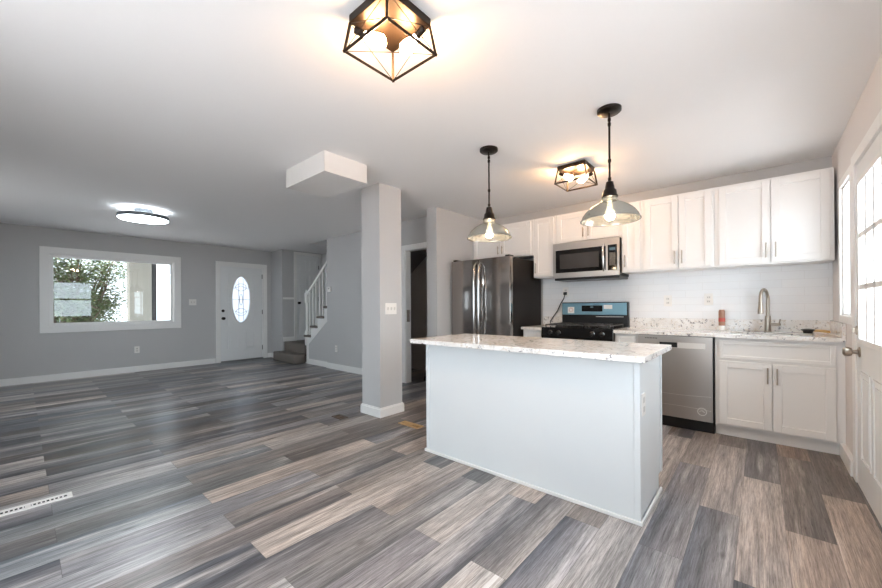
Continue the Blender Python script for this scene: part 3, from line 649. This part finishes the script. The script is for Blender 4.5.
for z, dz_ in ((.33, -.012), (.205, .012)):
    MB().tube([(dx0+.02+k*.056, dy, z+dz_*math.sin(k/10*math.pi)) for k in range(11)], .0012, 6).build('film_edge', PAPER, dd)
B(dx0, dx1, dy+.04, dy+.05, 0, .10).build('toe_panel', BLACKP, t)

# range
t = thing('gas_range', (-1.533, 4.3, 0), 'stainless gas range with black cooktop and blue-filmed backguard', 'range')
gx0, gx1 = -1.923, -1.143
B(gx0+.004, gx1-.004, 4.03, 4.62, .03, .885).build('body', BLACKP, t)
c = MB()
for x in (gx0+.05, gx1-.05):
    for y in (4.08, 4.57): MB().lathe([(.016, 0), (.016, .03)], (x, y, 0), 12).build('foot', BLACKP, t)
B(gx0+.01, gx1-.01, 3.995, 4.03, .21, .76).build('oven_door', STEEL, t, .004)
od = t.children[-1]
B(gx0+.11, gx1-.11, 3.992, 3.996, .33, .64).build('oven_window', BLACKG, od)
MB().tube([(gx0+.06, 3.955, .715), (gx1-.06, 3.955, .715)], .012, 12).tube([(gx0+.09, 3.995, .715), (gx0+.09, 3.955, .715)], .009, 8).tube([(gx1-.09, 3.995, .715), (gx1-.09, 3.955, .715)], .009, 8).build('oven_handle', STEEL, od, smooth=True)
B(gx0+.01, gx1-.01, 3.998, 4.03, .04, .20).build('drawer', STEEL, t, .003)
cp = MB().prism([(3.982, .775), (3.975, .80), (3.985, .897), (4.03, .897), (4.03, .775)], 'X', gx0, gx1).build('control_panel', BLACKG, t, .002)
for x in (-1.82, -1.72, -1.35, -1.25):
    c = MB().lathe([(.026, 0), (.026, -.008), (.021, -.014), (.019, -.034), (.014, -.037)], (x, 3.983, .846), 20, 'Y').box(x-.004, x+.004, 3.942, 3.952, .828, .864)
    k_ = c.build('knob', BLACKP, cp, smooth=True)
    MB().lathe([(.027, -.002), (.0285, -.004), (.027, -.006)], (x, 3.983, .846), 24, 'Y', caps=False).build('knob_ring', CHROME, k_, smooth=True)
ct = B(gx0, gx1, 3.985, 4.56, .886, .905).build('cooktop', BLACKG, t, .004)
for gx in (gx0+.03, gx0+.275, gx0+.52):
    c = MB(); w_ = .225; z = .938
    c.box(gx, gx+w_, 4.02, 4.034, z-.012, z).box(gx, gx+w_, 4.50, 4.514, z-.012, z).box(gx, gx+.012, 4.034, 4.50, z-.012, z).box(gx+w_-.012, gx+w_, 4.034, 4.50, z-.012, z)
    c.box(gx+.012, gx+w_-.012, 4.255, 4.267, z-.012, z).box(gx+w_/2-.006, gx+w_/2+.006, 4.034, 4.255, z-.010, z).box(gx+w_/2-.006, gx+w_/2+.006, 4.267, 4.50, z-.010, z)
    for xx in (gx, gx+w_-.012):
        for yy in (4.02, 4.50): c.box(xx, xx+.012, yy, yy+.012, .906, z-.012)
    c.build('grate', IRON, ct)
for x in (gx0+.142, gx0+.632):
    for y in (4.15, 4.38): MB().lathe([(.045, .906), (.045, .914), (.034, .917), (.034, .924), (.01, .926)], (x, y, 0), 20).build('burner', IRON, ct, smooth=True)
bgx = B(gx0, gx1, 4.57, 4.633, .885, 1.19).build('backguard', BLACKP, t, .008)
fp = B(gx0+.008, gx1-.012, 4.558, 4.572, 1.035, 1.180).build('backguard_panel', FILM, bgx, .006)
yy = 4.5575
B(-1.665, -1.42, yy-.003, yy, 1.078, 1.150).build('clock_display', BLACKG, fp, .001)
B(-1.56, -1.525, yy-.0036, yy-.003, 1.122, 1.138).build('clock_digits', DISP, fp)
B(-1.84, -1.758, yy-.001, yy, 1.055, 1.133).build('round_mark_sticker', PAPER, fp)
MB().lathe([(.022, -.0018), (.026, -.0018)], (-1.80, yy, 1.095), 20, 'Y', caps=False).build('round_mark', REDINK, fp)
B(-1.405, -1.31, yy-.001, yy, 1.108, 1.155).build('paper_label', PAPER, fp)
B(-1.50, -1.19, 4.566, 4.570, 1.012, 1.020).build('steel_strip', STEEL, bgx)

# microwave
t = thing('microwave', (-1.52, 4.45, 1.46), 'stainless over-range microwave with black glass door', 'microwave')
mx0, mx1, my = -1.893, -1.148, 4.245
B(mx0, mx1, my+.03, YB-.01, 1.478, 1.893).build('body', FSIDE, t, .002)
B(mx0+.01, mx1-.005, my+.02, YB-.02, 1.452, 1.478).build('vent_base', BLACKP, t, .004)
c = MB(); wx0, wx1, wz0, wz1 = mx0+.032, -1.285, 1.54, 1.81
c.box(mx0, wx0, my, my+.03, 1.48, 1.893).box(wx1, mx1, my, my+.03, 1.48, 1.893).box(wx0, wx1, my, my+.03, 1.48, wz0).box(wx0, wx1, my, my+.03, wz1, 1.893)
bmesh.ops.remove_doubles(c.bm, verts=c.bm.verts, dist=1e-5)
md = c.build('front', STEEL, t)
B(wx0, wx1, my+.004, my+.025, wz0, wz1).build('door_glass', BLACKG, md)
B(wx0+.05, wx1-.075, my+.0025, my+.004, wz0+.045, wz1-.05).build('window_mesh', mat('grey_mesh', (52, 50, 50), .35), md)
MB().tube([(-1.305, my, wz0-.005), (-1.302, my-.035, wz0+.03), (-1.300, my-.042, (wz0+wz1)/2), (-1.302, my-.035, wz1-.02), (-1.305, my, wz1+.015)], .013, 12).build('handle', CHROME, md, smooth=True)
cpn = B(-1.262, -1.168, my-.002, my+.002, 1.535, 1.815).build('control_panel', BLACKG, md)
B(-1.245, -1.185, my-.0026, my-.002, 1.755, 1.785).build('display', DISP, cpn)
c = MB().box(-1.246, -1.184, my-.0026, my-.002, 1.588, 1.73)
c.build('keypad', mat('grey_keypad_print', (40, 40, 40), .5, var=(90, (120, 118, 112))), cpn)

# refrigerator
t = thing('refrigerator', (-2.67, 4.2, 0), 'dark stainless french-door refrigerator beside the short wall', 'refrigerator')
rx0, rx1, ry = -3.118, -2.222, 3.79
B(rx0, rx1, ry+.075, YB-.05, .03, 1.735).build('body', FSIDE, t, .004)
for x in (rx0+.06, rx1-.06):
    for y in (ry+.12, YB-.12): MB().lathe([(.02, 0), (.02, .03)], (x, y, 0), 12).build('foot', BLACKP, t)
mid = -2.675
for a, b in ((rx0, mid-.003), (mid+.003, rx1)):
    dr = B(a, b, ry, ry+.07, .60, 1.745).build('door', DSTEEL, t, .008, True)
    x = mid-.035 if a == rx0 else mid+.035
    MB().tube([(x, ry, .76), (x, ry-.045, .80), (x, ry-.058, 1.0), (x, ry-.06, 1.22), (x, ry-.058, 1.45), (x, ry-.045, 1.65), (x, ry, 1.69)], .0145, 12).build('handle', CHROME, dr, smooth=True)
dr = B(rx0, rx1, ry, ry+.07, .06, .592).build('freezer_drawer', DSTEEL, t, .008, True)
MB().tube([(rx0+.12, ry, .50), (rx0+.14, ry-.05, .50), (rx1-.14, ry-.05, .50), (rx1-.12, ry, .50)], .0135, 12).build('handle', CHROME, dr, smooth=True)
for x in (rx0+.05, rx1-.05): B(x-.03, x+.03, ry+.02, ry+.12, 1.746, 1.765).build('hinge_cover', BLACKP, t, .004)

# ------------------------------------------------------------------ island
IX0, IX1, IY0, IY1 = -2.014, -.477, 2.123, 2.690
t = thing('kitchen_island', ((IX0+IX1)/2, 2.4, 0), 'long white panelled kitchen island', 'island')
ZS = .863
c = MB().box(IX0+.014, IX1-.008, IY0+.006, IY1-.001, .095, ZS).box(IX0+.014, IX1-.008, IY0+.006, IY1-.075, 0, .095); bd = c.build('body', ISL, t)
for q in ([(IX0, IX0+.03, IY0, IY0+.012, 0, ZS), (IX0, IX0+.014, IY0+.012, IY0+.03, 0, ZS)], [(IX1-.03, IX1, IY0, IY0+.012, 0, ZS), (IX1-.008, IX1, IY0+.012, IY0+.035, 0, ZS)], [(IX1-.008, IX1, IY1-.03, IY1, .095, ZS)]):
    c = MB()
    for r_ in q: c.box(*r_)
    c.build('corner_trim', ISL, t, .0015)
c = MB().box(IX0-.004, IX1+.012, IY0-.012, IY0, 0, .022).box(IX1, IX1+.012, IY0, IY1-.075, 0, .022).box(IX0-.012, IX0, IY0-.012, IY1-.075, 0, .022); c.build('shoe_moulding', TRIM, t, .004)
for a, b in ((IX0+.03, -1.26), (-1.23, IX1-.03)):
    dr = shaker(t, 'door', b, a, IY1, .12, .84) if a > b else None
    c = MB(); fr = .055; y = IY1
    c.box(a, a+fr, y, y+.02, .12, .84).box(b-fr, b, y, y+.02, .12, .84).box(a+fr, b-fr, y, y+.02, .12, .175).box(a+fr, b-fr, y, y+.02, .785, .84).box(a+fr, b-fr, y, y+.011, .175, .785)
    c.build('door', CAB, t, .0015)
pl = B(IX1-.008, IX1+.001, 2.170, 2.242, .555, .675).build('outlet_plate', PLASTIC, t, .002)
for z in (.59, .64): B(IX1+.001, IX1+.0025, 2.19, 2.222, z-.015, z+.015).build('socket', mat('white_socket', (206, 204, 200), .4), pl)
o = B(-2.078, -.430, 2.006, 2.735, ZS+.001, .896).build('island_countertop', GRANITE, None, .003, org=(-1.248, 2.37, ZS)); tag(o, 'speckled stone slab on top of the white island', 'countertop', 'speckled stone countertops')

# ------------------------------------------------------------------ lights
def pendant(x, y, lab):
    t = thing('pendant_light', (x, y, 1.71), lab, 'pendant light', 'glass pendant lights above the island')
    MB().lathe([(.074, H-.001), (.074, H-.018), (.066, H-.025), (.012, H-.027)], (x, y, 0), 32).build('canopy', BRONZE, t, smooth=True)
    c = MB().tube([(x, y, H-.025), (x, y, 1.955)], .0068, 12)
    for z in (H-.07, H-.10, 2.10, 1.98): c.lathe([(.0068, z-.012), (.0105, z-.009), (.0105, z+.009), (.0068, z+.012)], (x, y, 0), 14, caps=False)
    c.build('rod', BRONZE, t, smooth=True)
    MB().lathe([(.010, 1.966), (.022, 1.96), (.028, 1.93), (.030, 1.915), (.040, 1.905), (.044, 1.875), (.050, 1.868), (.050, 1.858), (.02, 1.857)], (x, y, 0), 28).build('socket_cap', BRONZE, t, smooth=True)
    prof = [(.044, 1.857), (.046, 1.842), (.060, 1.826), (.090, 1.812), (.122, 1.793), (.152, 1.765), (.170, 1.738), (.177, 1.715), (.183, 1.712), (.183, 1.707), (.174, 1.708), (.167, 1.734), (.149, 1.761), (.120, 1.789), (.089, 1.808), (.058, 1.822), (.043, 1.838), (.041, 1.857)]
    MB().lathe(prof, (x, y, 0), 48, caps=False).build('shade', SHADE, t, smooth=True)
    MB().lathe([(.013, 1.856), (.014, 1.815), (.018, 1.79), (.028, 1.765), (.031, 1.745), (.026, 1.722), (.012, 1.711), (.002, 1.709)], (x, y, 0), 20).build('bulb', PBULB, t, smooth=True)
pendant(-1.674, 2.529, 'left pendant light nearer the refrigerator, above the island end')
pendant(-.742, 2.545, 'right pendant light nearer the sink, with smoky glass shade')
def flush(cx, cy, lab):
    t = thing('flush_cage_light', (cx, cy, H), lab, 'ceiling light', 'square bronze cage ceiling lights')
    z0, z1 = 2.278, 2.402; ht, hb = .124, .142; bw = .011
    MB().box(cx-ht-.004, cx+ht+.004, cy-ht-.004, cy+ht+.004, z1, H-.001).build('canopy', BRONZEB, t, .003)
    c = MB(); sg = ((-1, -1), (1, -1), (1, 1), (-1, 1))
    tp = [Vector((cx+a*ht, cy+b*ht, z1)) for a, b in sg]; bt_ = [Vector((cx+a*hb, cy+b*hb, z0)) for a, b in sg]
    for i in range(4):
        c.bar(tp[i], bt_[i], bw); j = (i+1) % 4; d = (bt_[j]-bt_[i]).normalized()*bw*.5; c.bar(bt_[i]-d, bt_[j]+d, bw)
    c.build('cage_frame', BRONZEB, t)
    c = MB()
    for i in range(4):
        j = (i+1) % 4; c.tube([tp[i], bt_[j]], .0018, 6); c.tube([tp[j], bt_[i]], .0018, 6)
    c.build('cross_wires', BRONZEB, t)
    for b0, d in ((Vector((cx-.105, cy-.100, 2.372)), Vector((.55, .80, -.30))), (Vector((cx+.112, cy+.085, 2.372)), Vector((-.92, -.05, -.38)))):
        d = d.normalized()
        MB().tube([b0-d*.012, b0+d*.032], .0155, 14).build('lamp_holder', BRONZE, t, smooth=True)
        MB().tube([b0+d*q for q in (.030, .045, .065, .088, .108, .124, .133)], [.012, .014, .021, .029, .031, .022, .006], 18).build('bulb', BULB, t, smooth=True)
flush(-1.232, 1.082, 'large cage ceiling light nearest the viewpoint, at the picture top')
flush(-1.285, 3.395, 'small cage ceiling light near the kitchen wall cabinets')
t = thing('ring_ceiling_light', (-6.08, 1.06, 2.30), 'round cool white disc light on the living room ceiling', 'ceiling light')
fxc, fyc = -6.08, 1.06
MB().lathe([(.10, H-.001), (.10, H-.055), (.085, H-.075)], (fxc, fyc, 0), 32).build('canopy', mat('grey_metal', (110, 116, 122), .4, .5), t, smooth=True)
MB().lathe([(.085, 2.366), (.255, 2.366), (.268, 2.358), (.270, 2.325), (.264, 2.316), (.10, 2.316)], (fxc, fyc, 0), 48).build('housing', mat('grey_housing', (120, 126, 132), .45, .3), t, smooth=True)
MB().lathe([(.262, 2.3155), (.258, 2.311), (.24, 2.309), (.085, 2.309), (.08, 2.3155)], (fxc, fyc, 0), 48).build('diffuser', LED, t, smooth=True)
MB().lathe([(.235, 2.3665), (.235, 2.3675), (.12, 2.3685), (.12, 2.3675)], (fxc, fyc, 0), 48, caps=False).build('upper_diffuser', mat('soft_led_glow', (255, 255, 255), .4, emit=((.85, .94, 1.0), 3)), t, smooth=True)
c = MB()
for k in range(5):
    a = k*2*math.pi/5+.3; c.box(fxc+.05*math.cos(a)-.012, fxc+.05*math.cos(a)+.012, fyc+.05*math.sin(a)-.012, fyc+.05*math.sin(a)+.012, 2.3065, 2.3155)
c.lathe([(.045, 2.3155), (.04, 2.300)], (fxc, fyc, 0), 20); c.build('hub', mat('grey_hub', (96, 100, 106), .5), t)

# ------------------------------------------------------------------ plates, outlets, registers
def plate(name, axis, plane, out, u, z, w, h, lab, cat, kind, gang=1):
    loc = (plane, u, z-h/2) if axis == 'X' else (u, plane, z-h/2)
    t = thing(name, loc, lab, cat)
    def bx(c, u0, u1, d0, d1, z0, z1):
        d0, d1 = sorted((plane+out*d0, plane+out*d1)); return c.box(d0, d1, u0, u1, z0, z1) if axis == 'X' else c.box(u0, u1, d0, d1, z0, z1)
    bx(MB(), u-w/2, u+w/2, .0005, .007, z-h/2, z+h/2).build('plate', PLASTIC, t, .002)
    for g in range(gang):
        uc = u+(g-(gang-1)/2)*.046
        if kind == 'switch': bx(bx(MB(), uc-.005, uc+.005, .007, .017, z-.004, z+.013), uc-.008, uc+.008, .007, .009, z-.016, z+.016).build('toggle', mat('ivory_toggle', (206, 203, 198), .4), t)
        elif kind == 'outlet':
            for s_ in (-1, 1):
                k_ = bx(MB(), uc-.016, uc+.016, .007, .009, z+s_*.021-.014, z+s_*.021+.014).build('socket', mat('socket_face', (220, 218, 214), .4), t, .002)
                bx(bx(MB(), uc-.008, uc-.005, .009, .0094, z+s_*.021-.006, z+s_*.021+.006), uc+.005, uc+.008, .009, .0094, z+s_*.021-.006, z+s_*.021+.006).build('slots', SLOT, k_)
plate('light_switch', 'X', -2.975, 1, 2.595, 1.13, .155, .12, 'three-gang white switch plate on the column', 'light switch', 'switch', 3)
plate('light_switch', 'X', XL, 1, 2.25, 1.265, .125, .12, 'white switch plate left of the front door', 'light switch', 'switch', 2)
plate('wall_outlet', 'X', XL, 1, 1.38, .40, .075, .12, 'white wall outlet below the picture window', 'outlet', 'outlet')
plate('wall_outlet', 'Y', YT, -1, -5.88, .385, .075, .12, 'white wall outlet low on the hall wall', 'outlet', 'outlet')
plate('wall_outlet', 'Y', YB-.008, -1, -.76, 1.195, .075, .12, 'white outlet on the tile above the dishwasher', 'outlet', 'outlet')
plate('wall_outlet', 'Y', YB-.008, -1, -.40, 1.205, .075, .12, 'white outlet on the tile left of the can', 'outlet', 'outlet')
plate('wall_outlet', 'Y', YB-.008, -1, -1.897, 1.326, .075, .12, 'white outlet on the tile with the black plug', 'outlet', 'outlet')
t = thing('thermostat', (-6.08, YT, 1.43), 'small white thermostat by the stairs', 'thermostat')
B(-6.145, -6.035, YT-.022, YT-.0005, 1.435, 1.535).build('case', PLASTIC, t, .008, True)
B(-6.11, -6.07, YT-.0225, YT-.021, 1.485, 1.515).build('screen', mat('grey_screen', (150, 156, 150), .3), t)
# cord of the range
t = thing('power_cord', (-1.897, 4.6, 1.30), 'black plug and cord beside the range', 'cord')
B(-1.918, -1.876, YB-.045, YB-.0175, 1.288, 1.325).build('plug', BLACKP, t, .006)
MB().tube([(-1.898, YB-.036, 1.295), (-1.908, YB-.05, 1.24), (-1.942, YB-.055, 1.185), (-1.99, YB-.06, 1.08), (-2.05, YB-.06, 1.0), (-2.09, YB-.055, .945), (-2.08, YB-.06, .9045), (-2.0, YB-.08, .9035), (-1.965, YB-.05, .9035)], .0065, 10).build('cable', BLACKP, t, smooth=True)
# floor registers
def register(name, x0, x1, y0, y1, m, lab, along):
    t = thing(name, ((x0+x1)/2, (y0+y1)/2, 0), lab, 'floor vent', 'floor registers set in the planks')
    L = (y1-y0) if along == 'Y' else (x1-x0); fr = .022
    c = MB().box(x0, x1, y0, y0+fr, .0005, .006).box(x0, x1, y1-fr, y1, .0005, .006).box(x0, x0+fr, y0+fr, y1-fr, .0005, .006).box(x1-fr, x1, y0+fr, y1-fr, .0005, .006)
    n = max(6, int(L/.02))
    for k in range(1, n):
        q = k/n
        wv = .0035 if k != n//2 else .012
        if along == 'Y': yq = y0+fr+(L-2*fr)*q; c.box(x0+fr, x1-fr, yq-wv, yq+wv, .0005, .005)
        else: xq = x0+fr+(L-2*fr)*q; c.box(xq-wv, xq+wv, y0+fr, y1-fr, .0005, .005)
    c.build('grille', m, t)
    B(x0+.01, x1-.01, y0+.01, y1-.01, .0002, .0008).build('duct', SLOT, t)
register('floor_register', -3.262, -3.18, -.16, .205, PLASTIC, 'white slotted floor vent in the living room, left foreground', 'Y')
register('floor_register', -2.70, -2.44, 2.44, 2.535, WOODV, 'wooden floor vent between column and island', 'X')
register('floor_register', -3.40, -3.24, 2.14, 2.235, BROWNV, 'brown floor vent in front of the column', 'X')
# broom in the closet doorway
t = thing('broom', (-3.78, 4.2, 0), 'broom with black head leaning in the dark closet', 'broom')
MB().prism([(-3.95, .0), (-3.70, .0), (-3.745, .17), (-3.83, .19), (-3.90, .17)], 'Y', 4.10, 4.15).build('broom_head', BLACKP, t, .008)
MB().tube([(-3.825, 4.125, .17), (-3.69, 4.45, 1.35)], .012, 10).build('handle', BROOMR, t, smooth=True)

# ------------------------------------------------------------------ outside
struct('ground', B(-40, 30, -30, 30, -.45, -.35), GRASS, label='pale paved ground outside the house', cat='ground')
struct('added_shade_roof', B(-11.6, XL-.12, -1.2, 4.2, 2.62, 2.78), DARKM, label='added roof slab out of view, shading the porch column and tree', cat='roof')  # unseen slab added to cut the skylight on the porch column and tree
o = B(-10.7, -10.4, 1.56, 1.95, -.35, 2.62).build('porch_column', CREAM, None, .01, org=(-10.55, 1.75, -.35)); tag(o, 'cream stucco porch column outside the picture window', 'column')
o = MB().box(-10.58, -10.47, 1.975, 2.055, -.35, 2.62).build('downspout', DARKM, None, .01, org=(-10.52, 2.0, -.35)); tag(o, 'dark vertical downspout beside the porch column outside', 'downspout')
rnd = random.Random(4)
t = thing('shrub_tree', (-11.9, .75, -.35), 'tall shaggy evergreen outside the picture window', 'tree')
c = MB(); tips = []
for k in range(34):
    a = rnd.uniform(0, 6.28); r0 = rnd.uniform(0, .10); sp = rnd.uniform(.15, .85); hh = rnd.uniform(1.4, 3.2)
    p0 = Vector((-11.9+r0*math.cos(a), .75+r0*math.sin(a), -.35)); pts = [p0]
    for q in (.25, .5, .75, 1): pts.append(p0+Vector((math.cos(a)*sp*q**1.3, math.sin(a)*sp*q**1.3*1.2, hh*q))+Vector((rnd.uniform(-.06, .06), rnd.uniform(-.06, .06), 0)))
    c.tube(pts, [.04, .032, .025, .016, .006], 6); tips += pts[2:]
    for _ in range(7):
        b = pts[rnd.choice((2, 3, 3, 4))]; d = Vector((rnd.uniform(-1, 1), rnd.uniform(-1, 1), rnd.uniform(.0, .7))).normalized()*rnd.uniform(.25, .6)
        c.tube([b, b+d*.5+Vector((0, 0, .03)), b+d], [.012, .008, .003], 5); tips += [b+d*.6, b+d, b+d]
c.build('branches', BARK, t)
bm = MB()
for k in range(21000):
    p = rnd.choice(tips)+Vector((rnd.gauss(0, .13), rnd.gauss(0, .13), rnd.gauss(.03, .13)))
    if p.z < .8 and rnd.random() < .6: continue
    a = rnd.uniform(0, 6.28); u = Vector((math.cos(a), math.sin(a), rnd.uniform(-.5, .5)))*rnd.uniform(.025, .06); v = Vector((-math.sin(a), math.cos(a), rnd.uniform(-1, 1)))*.014
    bm.bm.faces.new([bm.bm.verts.new(p-u), bm.bm.verts.new(p+v), bm.bm.verts.new(p+u), bm.bm.verts.new(p-v)])
bm.build('foliage', LEAF, t)
